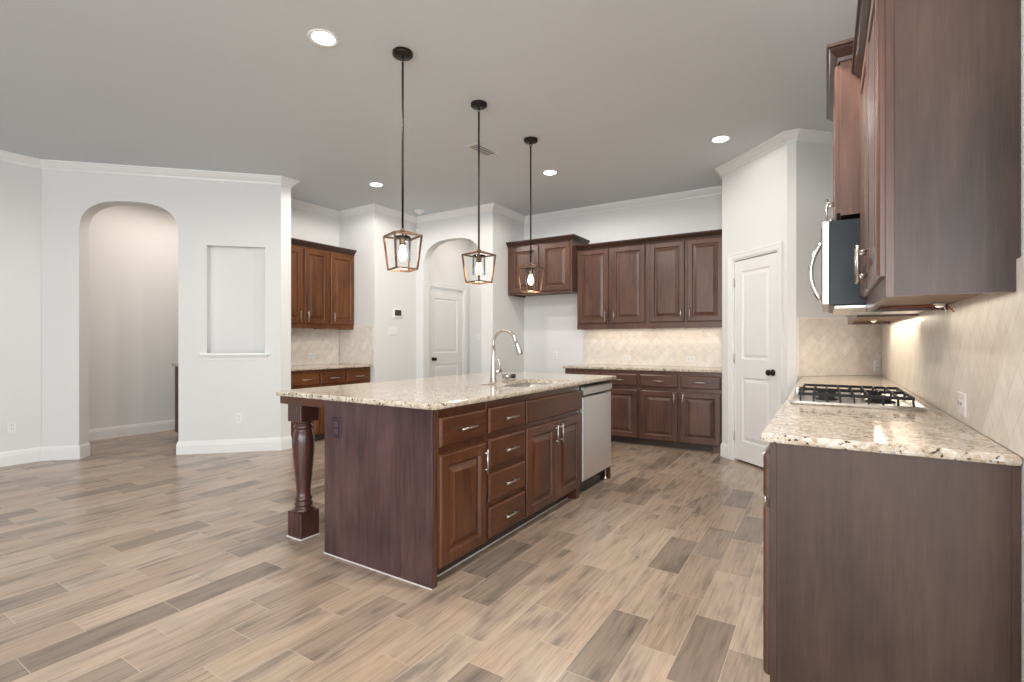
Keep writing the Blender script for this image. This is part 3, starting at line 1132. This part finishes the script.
for k in range(3):
    add_drawer(c, 0.03 + k * 0.505, 0.52 + k * 0.505, 0.695, 0.845, 'brown_h')
    add_door(c, 0.03 + k * 0.505, 0.52 + k * 0.505, 0.105, 0.665, 'brown', 'lrl'[k], 0.57)
ct = rounded([(-0.187, 1.842), (WX - 0.002, 1.842), (WX - 0.002, 5.742), (-0.187, 5.113)], 0.018, 4, (0,))
o = slab_mb(ct, 0.8845, 0.915, None, 0.010).build('countertop', 'granite')
tag(o, 'speckled beige granite countertop along the right wall under the cooktop', 'countertop')

# cooktop
ck = thing('gas_cooktop', 'stainless gas cooktop with black grates on the right granite counter', 'cooktop', (0.112, 3.172, 0.9155))
KW, KD = 0.266, 0.382
mb = MB()
mb.loops([[(x, y, z) for x, y in rounded([(-KW + d, -KD + d), (KW - d, -KD + d), (KW - d, KD - d), (-KW + d, KD - d)], 0.02, 3)]
          for d, z in ((0.006, 0.0), (0.0, 0.008), (0.012, 0.016), (0.030, 0.012), (0.034, 0.009))])
mb.build('steel_plate', 'steel', ck)


def grate(cx, cy, wx, wy):
    mb = MB()
    z = 0.046
    b = 0.009
    x0, x1, y0, y1 = cx - wx / 2, cx + wx / 2, cy - wy / 2, cy + wy / 2
    for x in (x0, x1):
        mb.bar((x, y0, z), (x, y1, z), b, 0.014)
    for y in (y0, y1):
        mb.bar((x0 - b / 2, y, z), (x1 + b / 2, y, z), b, 0.014)
    for i in range(1, 8):
        x = x0 + (x1 - x0) * i / 8
        for s in (-1, 1):
            ya = y0 if s < 0 else y1
            mb.bar((x, ya, z), (x, ya - s * wy * (0.46 if i % 2 else 0.30), z + 0.002), b * 0.8, 0.013)
    for i in range(0, 9):
        x = x0 + (x1 - x0) * i / 8
        for s, y in ((-1, y0), (1, y1)):
            mb.bar((x, y, z), (x, y + s * 0.010, 0.011), b * 0.9)
    return mb


for cy in (-0.158, 0.158):
    grate(0.000, cy, 0.440, 0.296).build('grate', 'iron', ck)
for bx, by, r in ((-0.110, -0.158, 0.036), (0.110, -0.158, 0.045), (-0.110, 0.158, 0.045), (0.110, 0.158, 0.032)):
    mb = MB().lathe([(r * 1.35, 0.008), (r * 1.35, 0.016), (r, 0.020), (r, 0.030), (r * 0.9, 0.035), (0.004, 0.036)], 20, (bx, by, 0))
    mb.build('burner', 'iron', ck)
for i in range(5):
    y = 0.00 + i * 0.058
    MB().lathe([(0.017, 0.011), (0.017, 0.016), (0.014, 0.018), (0.013, 0.038), (0.003, 0.040)], 16, (-0.246, y, 0)).build('control_knob', 'steel_s', ck)

# microwave over the cooktop: local x = -world y, front faces -x
mw = thing('microwave', 'stainless over-the-range microwave with black side hanging above the cooktop', 'microwave', (0.012, 3.528, 1.385), R_NX)
MWW, MWH = 0.758, 0.397
MB().box(0.0, MWW, 0.0, 0.428, 0.004, MWH, 0.003, 1).build('case', 'black_glass', mw)
mb = MB()
mb.loops([rect(0.0 + d, MWW - d, 0.010 + d, MWH - d, y) for d, y in ((0, -0.002), (0, -0.026), (0.004, -0.030), (0.006, -0.030))])
dr = mb.build('door', 'steel_d', mw)
MB().box(0.05, 0.53, -0.0325, -0.0295, 0.07, 0.36, 0.001, 1).build('window', 'black_glass', dr)
pts = []
for i in range(13):
    t = i / 12
    z = 0.032 + t * 0.300
    y = -0.028 - 0.050 * math.sin(PI * t) ** 0.8
    pts.append((0.585, y, z))
MB().tube(pts, 0.0125, 10).build('handle', 'steel_s', dr)
MB().box(0.635, 0.74, -0.0325, -0.0295, 0.05, 0.37, 0.001, 1).build('control_panel', 'black_glass', dr)
mb = MB().box(0.02, MWW - 0.02, 0.02, 0.41, -0.012, 0.0035, 0.003, 1)
un = mb.build('underside_panel', 'steel', mw)
mb = MB()
for k in range(2):
    mb.box(0.10 + k * 0.32, 0.34 + k * 0.32, 0.10, 0.24, -0.0145, -0.012)
mb.build('grease_filter', 'vent', un)
mb = MB()
mb.box(MWW - 0.0005, MWW + 0.0012, 0.300, 0.303, 0.355, 0.380).box(MWW - 0.0005, MWW + 0.0012, 0.318, 0.321, 0.355, 0.380)
mb.box(MWW - 0.0005, MWW + 0.0012, 0.303, 0.318, 0.377, 0.380).box(MWW - 0.0005, MWW + 0.0012, 0.303, 0.318, 0.355, 0.358)
mb.build('side_label', 'vent', mw)

# upper cabinets on the right wall
UX = 0.151
c = thing('wall_cabinet', 'tall brown upper cabinet with broad end panel, right of the microwave', 'cabinet', (UX, 2.764, 0), R_NX, 'right wall upper cabinets')
UW = 0.902
upper_body(c, UW, WX - UX - 0.002, 1.352, 2.40, 'brown', crown=(True, True))
MB().box(UW, UW + 0.004, 0.021, WX - UX - 0.0035, 1.354, 2.388).build('end_panel', 'veneer', c)
add_door(c, 0.006, UW / 2 - 0.003, 1.415, 2.375, 'brown', 'r', 1.511)
add_door(c, UW / 2 + 0.003, UW - 0.010, 1.415, 2.375, 'brown', 'l', 1.511)
c = thing('wall_cabinet', 'short raised upper cabinet directly above the microwave', 'cabinet', (0.055, 3.530, 0), R_NX, 'right wall upper cabinets')
upper_body(c, 0.764, WX - 0.055 - 0.002, 1.802, 2.52, 'brown', crown=(True, True))
add_door(c, 0.008, 0.379, 1.815, 2.50, 'brown', 'r', 1.900)
add_door(c, 0.385, 0.756, 1.815, 2.50, 'brown', 'l', 1.900)
c = thing('wall_cabinet', 'upper cabinet beyond the microwave near the corner pantry', 'cabinet', (UX, 5.00, 0), R_NX, 'right wall upper cabinets')
upper_body(c, 1.466, WX - UX - 0.012, 1.362, 2.40, 'brown', crown=(True, True))
for k in range(3):
    add_door(c, 0.012 + k * 0.483, 0.488 + k * 0.483, 1.43, 2.375, 'brown', 'lrl'[k], 1.55)

# lights and wiring under the right uppers
def puck(label, loc):
    o_ = thing('puck_light', label, 'light', loc)
    MB().lathe([(0.018, 0.0), (0.020, -0.004), (0.019, -0.010), (0.014, -0.012)], 16).build('housing', 'plate', o_)
    MB().lathe([(0.013, -0.0122), (0.011, -0.015), (0.003, -0.016)], 14).build('lens', 'led', o_)


puck('small white puck light under the near right upper cabinet', (0.385, 2.62, 1.3735))
puck('small white puck light under the upper cabinet by the pantry corner', (0.30, 4.62, 1.3835))
o = MB().tube([(0.428, 2.60, 1.335), (0.412, 2.60, 1.356), (0.385, 2.60, 1.362), (0.33, 2.63, 1.364), (0.27, 2.68, 1.366), (0.20, 2.72, 1.364)], 0.0020, 6).build('red_wire', 'red')
tag(o, 'thin red wire running along the underside of the right upper cabinet', 'wire')
o = MB().tube([(0.400, 2.64, 1.366), (0.412, 2.66, 1.345), (0.415, 2.69, 1.335), (0.410, 2.73, 1.345), (0.400, 2.755, 1.366)], 0.0020, 6).build('loose_wire', 'plate')
tag(o, 'loose white wire sagging below the right upper cabinet near the tile', 'wire')

# ---- back wall run: fronts face -y
c = thing('base_cabinet', 'back wall base cabinet beside the pantry corner, two drawers over two doors', 'cabinet', (-1.875, 5.82, 0), 0, 'back wall base cabinets')
base_body(c, 0.915, 0.60, 'brown')
MB().box(0.82, 0.905, 0.03, 0.071, 0.0, 0.0895).build('toe_block', 'brown', c)
add_drawer(c, 0.020, 0.450, 0.700, 0.842, 'brown_h')
add_drawer(c, 0.478, 0.905, 0.700, 0.842, 'brown_h')
add_door(c, 0.020, 0.450, 0.085, 0.655, 'brown', 'r', 0.57)
add_door(c, 0.478, 0.905, 0.085, 0.655, 'brown', 'l', 0.57)
c = thing('base_cabinet', 'back wall base cabinet partly hidden behind the dishwasher end of the island', 'cabinet', (-2.845, 5.82, 0), 0, 'back wall base cabinets')
base_body(c, 0.969, 0.60, 'brown')
add_drawer(c, 0.030, 0.475, 0.700, 0.842, 'brown_h')
add_drawer(c, 0.505, 0.950, 0.700, 0.842, 'brown_h')
add_door(c, 0.030, 0.475, 0.085, 0.655, 'brown', 'r', 0.57)
add_door(c, 0.505, 0.950, 0.085, 0.655, 'brown', 'l', 0.57)
pts_ = [(-2.868, 5.785), (-0.949, 5.785), (-0.949, 6.418), (-2.868, 6.418)]
o = slab_mb(rounded(pts_, 0.012, 3, (0,)), 0.8845, 0.915, None, 0.010).build('countertop', 'granite')
tag(o, 'speckled granite countertop along the back wall beneath the lit tile', 'countertop')

c = thing('wall_cabinet', 'back wall upper cabinet with two doors, beside the pantry corner', 'cabinet', (-1.868, 6.12, 0), 0, 'back wall upper cabinets')
upper_body(c, 0.912, 0.308, 1.388, 2.440, 'brown', crown=(False, False))
add_door(c, 0.030, 0.448, 1.462, 2.425, 'brown', 'r', 1.555)
add_door(c, 0.478, 0.876, 1.462, 2.425, 'brown', 'l', 1.555)
c = thing('wall_cabinet', 'back wall upper cabinet with two doors, next to the raised fridge cabinet', 'cabinet', (-2.812, 6.12, 0), 0, 'back wall upper cabinets')
upper_body(c, 0.943, 0.308, 1.388, 2.440, 'brown', crown=(False, False))
add_door(c, 0.020, 0.442, 1.462, 2.425, 'brown', 'r', 1.555)
add_door(c, 0.490, 0.918, 1.462, 2.425, 'brown', 'l', 1.555)
c = thing('fridge_cabinet', 'short raised cabinet with two doors above the empty fridge space', 'cabinet', (-3.812, 5.97, 0), 0, 'back wall upper cabinets')
upper_body(c, 0.994, 0.458, 1.880, 2.560, 'brown', crown=(True, False))
add_door(c, 0.060, 0.500, 1.905, 2.535, 'brown')
add_door(c, 0.545, 0.968, 1.905, 2.535, 'brown')

# ---- nook on the left: fronts face +x
c = thing('wall_cabinet', 'amber-stained nook upper cabinet with two doors, partly behind the white wall', 'cabinet', (-5.61, 3.540, 0), R_PX, 'nook cabinets')
upper_body(c, 0.808, 0.298, 1.398, 2.440, 'amber', crown=(False, False))
add_door(c, 0.020, 0.400, 1.455, 2.405, 'amber', 'r', 1.548)
add_door(c, 0.436, 0.790, 1.455, 2.405, 'amber', 'l', 1.548)
c = thing('wall_cabinet', 'amber-stained nook upper cabinet with a single door, beside the tiled end wall', 'cabinet', (-5.61, 4.349, 0), R_PX, 'nook cabinets')
upper_body(c, 0.425, 0.298, 1.398, 2.440, 'amber', crown=(True, False))
add_door(c, 0.026, 0.408, 1.455, 2.405, 'amber', 'l', 1.548)
c = thing('base_cabinet', 'amber-stained nook base cabinet with a row of three drawers', 'cabinet', (-5.275, 3.545, 0), R_PX, 'nook cabinets')
base_body(c, 1.222, 0.63, 'amber')
for k in range(3):
    x0 = 0.022 + k * 0.398
    add_drawer(c, x0, x0 + 0.376, 0.700, 0.842, 'amber_h')
    add_door(c, x0, x0 + 0.376, 0.090, 0.662, 'amber', 'lrl'[k], 0.57)
pts_ = [(-5.908, 3.545), (-5.222, 3.545), (-5.222, 4.763), (-5.908, 4.763)]
o = slab_mb(pts_, 0.8845, 0.915, None, 0.010).build('countertop', 'granite')
tag(o, 'short granite countertop in the left nook above three drawers', 'countertop')

# cabinet glimpsed in the hall through the first arch
c = thing('hall_cabinet', 'dark cabinet with granite top glimpsed at the edge of the left arch', 'cabinet', (-6.93, 4.30, 0), R_NX)
base_body(c, 1.22, 0.60, 'cherry', top=0.915)
for k in range(3):
    add_door(c, 0.012 + k * 0.402, 0.405 + k * 0.402, 0.10, 0.655, 'cherry', 'lrl'[k], 0.57)
    add_drawer(c, 0.012 + k * 0.402, 0.405 + k * 0.402, 0.695, 0.845, 'cherry_h')
mb = MB().box(-0.01, 1.245, -0.035, 0.605, 0.9155, 0.955, 0.006, 2)
mb.build('counter_slab', 'granite', c)

# ------------------------------------------------------------------ pendants
def pendant(loc, rot, label):
    p = thing('pendant_light', label, 'pendant light', loc, rot, 'lantern pendants over the island')
    MB().lathe([(0.064, 0.0), (0.064, -0.020), (0.058, -0.026), (0.006, -0.026)], 28).build('canopy', 'bronze', p)
    mb = MB()
    mb.lathe([(0.005, -0.026), (0.008, -0.030), (0.008, -0.040), (0.005, -0.044)], 10)
    for k in range(10):     # small loop under the canopy
        pass
    ring = [(0.011 * math.cos(a), 0, -0.056 + 0.012 * math.sin(a)) for a in [2 * PI * k / 14 for k in range(15)]]
    mb.tube(ring, 0.0025, 6, False)
    mb.tube([(0, 0, -0.066), (0, 0, -0.085)], 0.0075, 10)
    mb.tube([(0, 0, -0.080), (0, 0, -1.135)], 0.0072, 10)
    mb.build('rod', 'bronze', p)
    zt, zb, za = 1.899 - CZ, 1.685 - CZ, 1.936 - CZ
    a, b = 0.091, 0.070
    s4 = ((-1, -1), (1, -1), (1, 1), (-1, 1))
    mb = MB()
    for i in range(4):
        x, y = s4[i]
        x2, y2 = s4[(i + 1) % 4]
        mb.bar((x * a, y * a, zt), (x2 * a, y2 * a, zt), 0.0105)
        mb.bar((x * b, y * b, zb), (x2 * b, y2 * b, zb), 0.0105)
        mb.bar((x * a, y * a, zt), (x * b, y * b, zb), 0.0105)
        mb.bar((x * a, y * a, zt), (0, 0, za), 0.0085)
    mb.lathe([(0.014, za - 0.010), (0.016, za), (0.009, za + 0.012)], 12)
    mb.build('cage', 'copper', p)
    MB().lathe([(0.006, za), (0.006, zt - 0.002), (0.052, zt - 0.004), (0.053, zt - 0.014), (0.022, zt - 0.016), (0.020, zt - 0.056), (0.014, zt - 0.060)], 22).build('socket', 'bronze', p)
    mb = MB()
    mb.lathe([(0.048, zt - 0.016), (0.050, zt - 0.020), (0.050, zt - 0.155)], 28, (0, 0, 0), 'z', False, False)
    mb.build('glass_shade', 'glass', p)
    MB().lathe([(0.012, zt - 0.060), (0.014, zt - 0.070), (0.024, zt - 0.100), (0.027, zt - 0.120), (0.022, zt - 0.140), (0.010, zt - 0.151), (0.002, zt - 0.153)], 16).build('bulb', 'bulb', p)
    return p


PEND = [((-2.306, 2.354), -23, 'lantern pendant hanging over the near end of the island, the largest of three'),
        ((-2.297, 3.175), -9, 'lantern pendant hanging over the middle of the island in front of the arch'),
        ((-2.297, 3.985), 5, 'lantern pendant hanging over the far end of the island before the fridge cabinet')]
for (xy, ang, lab) in PEND:
    pendant((xy[0], xy[1], CZ - 0.0005), math.radians(ang), lab)
    l = bpy.data.lights.new('pendant_bulb', 'POINT')
    l.energy = 1
    l.color = (1.0, 0.80, 0.55)
    l.shadow_soft_size = 0.03
    lo = bpy.data.objects.new('pendant_bulb', l)
    COL.objects.link(lo)
    lo.location = (xy[0], xy[1], 1.66)


# ------------------------------------------------------------------ recessed lights
def downlight(x, y, label, power=56):
    o_ = thing('recessed_light', label, 'ceiling light', (x, y, CZ - 0.0005), 0, 'recessed ceiling lights')
    mb = MB()
    mb.lathe([(0.092, 0.0), (0.092, -0.004), (0.086, -0.007), (0.072, -0.006), (0.066, -0.001)], 32)
    mb.build('trim_ring', 'plate', o_)
    MB().lathe([(0.066, -0.0015), (0.064, -0.004), (0.03, -0.0055), (0.003, -0.006)], 28).build('lens', 'can', o_)
    l = bpy.data.lights.new('downlight_beam', 'SPOT')
    l.energy = power
    l.spot_size = math.radians(176)
    l.spot_blend = 0.22
    l.shadow_soft_size = 0.06
    l.color = (1.0, 0.95, 0.89)
    lo = bpy.data.objects.new('downlight_beam', l)
    COL.objects.link(lo)
    lo.location = (x, y, CZ - 0.02)


downlight(-2.608, 1.985, 'lit recessed ceiling light nearest the camera, left of the first pendant')
downlight(-4.50, 4.157, 'lit recessed ceiling light near the left nook', 44)
downlight(-2.568, 4.878, 'lit recessed ceiling light before the fridge cabinet, right of the third pendant', 46)
downlight(-0.821, 4.905, 'lit recessed ceiling light near the pantry door', 5)
# two unseen fill lights added out of view to brighten the dim corner
downlight(-0.32, 2.48, 'added unseen fill downlight over the aisle beside the right counter', 84)
downlight(-0.60, 0.55, 'added unseen fill downlight in front of the island, nearest the living room', 80)

# ceiling vent
vt = thing('ceiling_vent', 'white louvred air vent in the ceiling between the pendants', 'vent', (-2.815, 3.952, CZ - 0.0005))
mb = MB()
w, h = 0.082, 0.168
mb.box(-w, w, -h, -h + 0.022, -0.008, 0).box(-w, w, h - 0.022, h, -0.008, 0).box(-w, -w + 0.022, -h + 0.022, h - 0.022, -0.008, 0).box(w - 0.022, w, -h + 0.022, h - 0.022, -0.008, 0)
mb.build('frame', 'vent', vt)
MB().box(-w + 0.022, w - 0.022, -h + 0.022, h - 0.022, -0.0015, 0).build('duct_opening', 'vent_dark', vt)
mb = MB()
for i in range(9):
    y = -h + 0.034 + i * (2 * h - 0.068) / 8
    mb.bar((-w + 0.022, y, -0.005), (w - 0.022, y, -0.005), 0.010, 0.0025)
mb.build('louvres', 'vent', vt)

# smoke detector and corner sensor
sd = thing('smoke_detector', 'round white smoke detector on the ceiling above the arch corner', 'smoke detector', (-4.86, 5.30, CZ - 0.0005))
MB().lathe([(0.075, 0.0), (0.075, -0.012), (0.060, -0.020), (0.050, -0.040), (0.034, -0.046), (0.004, -0.047)], 24).build('case', 'plate', sd)
MB().lathe([(0.026, -0.0462), (0.024, -0.052), (0.003, -0.053)], 16).build('test_button', 'trim', sd)
sn = thing('motion_sensor', 'small white alarm sensor high on the wall left of the second arch', 'sensor', (-5.150, 5.598, 2.865))
mb = MB()
mb.loops([[(x * k, y, z) for x, y, z in ((-0.030, 0, -0.055), (0.030, 0, -0.055), (0.030, 0, 0.055), (-0.030, 0, 0.055))] if k == 1 else
          [(-0.026, -0.045, -0.040), (0.026, -0.045, -0.040), (0.026, -0.030, 0.050), (-0.026, -0.030, 0.050)] for k in (1, 2)])
mb.build('case', 'plate', sn)
MB().box(-0.018, 0.018, -0.046, -0.036, -0.030, 0.000, 0.003, 2).build('lens', 'vent', sn)

# ------------------------------------------------------------------ plates and controls on the walls
outlet('white outlet low on the far left wall beside the baseboard corner', (-6.8375, 1.573, 0.376), R_PX)
ox, oy = dpt(0.431)
outlet('white outlet low on the white wall under the niche', (ox + 0.0004, oy - 0.0004, 0.376), PI / 4)
outlet('white outlet sideways on the nook backsplash above the three drawers', (-5.9095, 4.30, 1.035), R_PX, horizontal=True)
outlet('white outlet sideways on the lit back tile, left one of its pair', (-2.236, BY - 0.0105, 1.010), 0, horizontal=True)
outlet('white outlet sideways on the lit back tile, nearer the pantry', (-1.418, BY - 0.0105, 1.010), 0, horizontal=True)
outlet('white outlet on the wall inside the empty fridge space', (-3.296, BY - 0.0005, 1.035), 0)
outlet('white outlet on the tile by the corner behind the cooktop', (0.392, 5.686, 1.002), PI / 4)
outlet('white outlet upright on the right tile above the near granite counter', (WX - 0.0105, 2.475, 0.987), R_NX, w=0.085, horizontal=True)
outlet('white three-gang switch plate under the thermostat', (-5.1995, 5.115, 1.380), R_PX, w=0.165, h=0.115, name='switch_plate', kind=3, cat='light switch')
outlet('white switch plate on the passage wall seen through the second arch', (-5.03, 6.9295, 1.31), 0, name='switch_plate', kind=1, cat='light switch')
th = thing('thermostat', 'white wall thermostat with a dark screen beside the second arch', 'thermostat', (-5.1995, 5.205, 1.630), R_PX)
mb = MB()
mb.loops([rect(-0.085 + d, 0.085 - d, -0.058 + d, 0.058 - d, y) for d, y in ((0, 0), (0, -0.018), (0.005, -0.024), (0.007, -0.024))])
mb.build('case', 'plate', th)
MB().box(-0.078, 0.052, -0.0255, -0.0235, -0.034, 0.050, 0.001, 1).build('screen', 'screen', th)


# ------------------------------------------------------------------ lamps hidden in the cabinetry and halls
def strip(label, x0, x1, y, z, rot=0, power=6):
    o_ = thing('light_strip', label, 'light strip', ((x0 + x1) / 2, y, z), rot)
    ln = (x1 - x0)
    MB().box(-ln / 2, ln / 2, -0.012, 0.012, -0.010, 0.0, 0.002, 1).build('channel', 'plate', o_)
    MB().box(-ln / 2 + 0.01, ln / 2 - 0.01, -0.008, 0.008, -0.0125, -0.0102).build('diffuser', 'led', o_)
    return o_


strip('warm light strip under the back wall upper cabinets', -2.74, -1.02, 6.30, 1.4095)
area('back_strip_glow', (-1.88, 6.30, 1.394), (0, 0, 0), 1.7, 0.02, 1.1, (1.0, 0.86, 0.70))
area('right_strip_glow', (0.34, 4.25, 1.366), (0, 0, 0), 0.02, 1.4, 3.0, (1.0, 0.86, 0.70))
area('near_strip_glow', (0.36, 2.30, 1.355), (0, 0, 0), 0.02, 0.8, 0.35, (1.0, 0.88, 0.74))
area('hall_ceiling_light', (-6.85, 3.2, 3.05), (0, 0, 0), 1.0, 1.6, 13, (1.0, 0.86, 0.76))
area('passage_ceiling_light', (-4.5, 6.3, 3.05), (0, 0, 0), 0.6, 0.6, 5, (1.0, 0.90, 0.80))
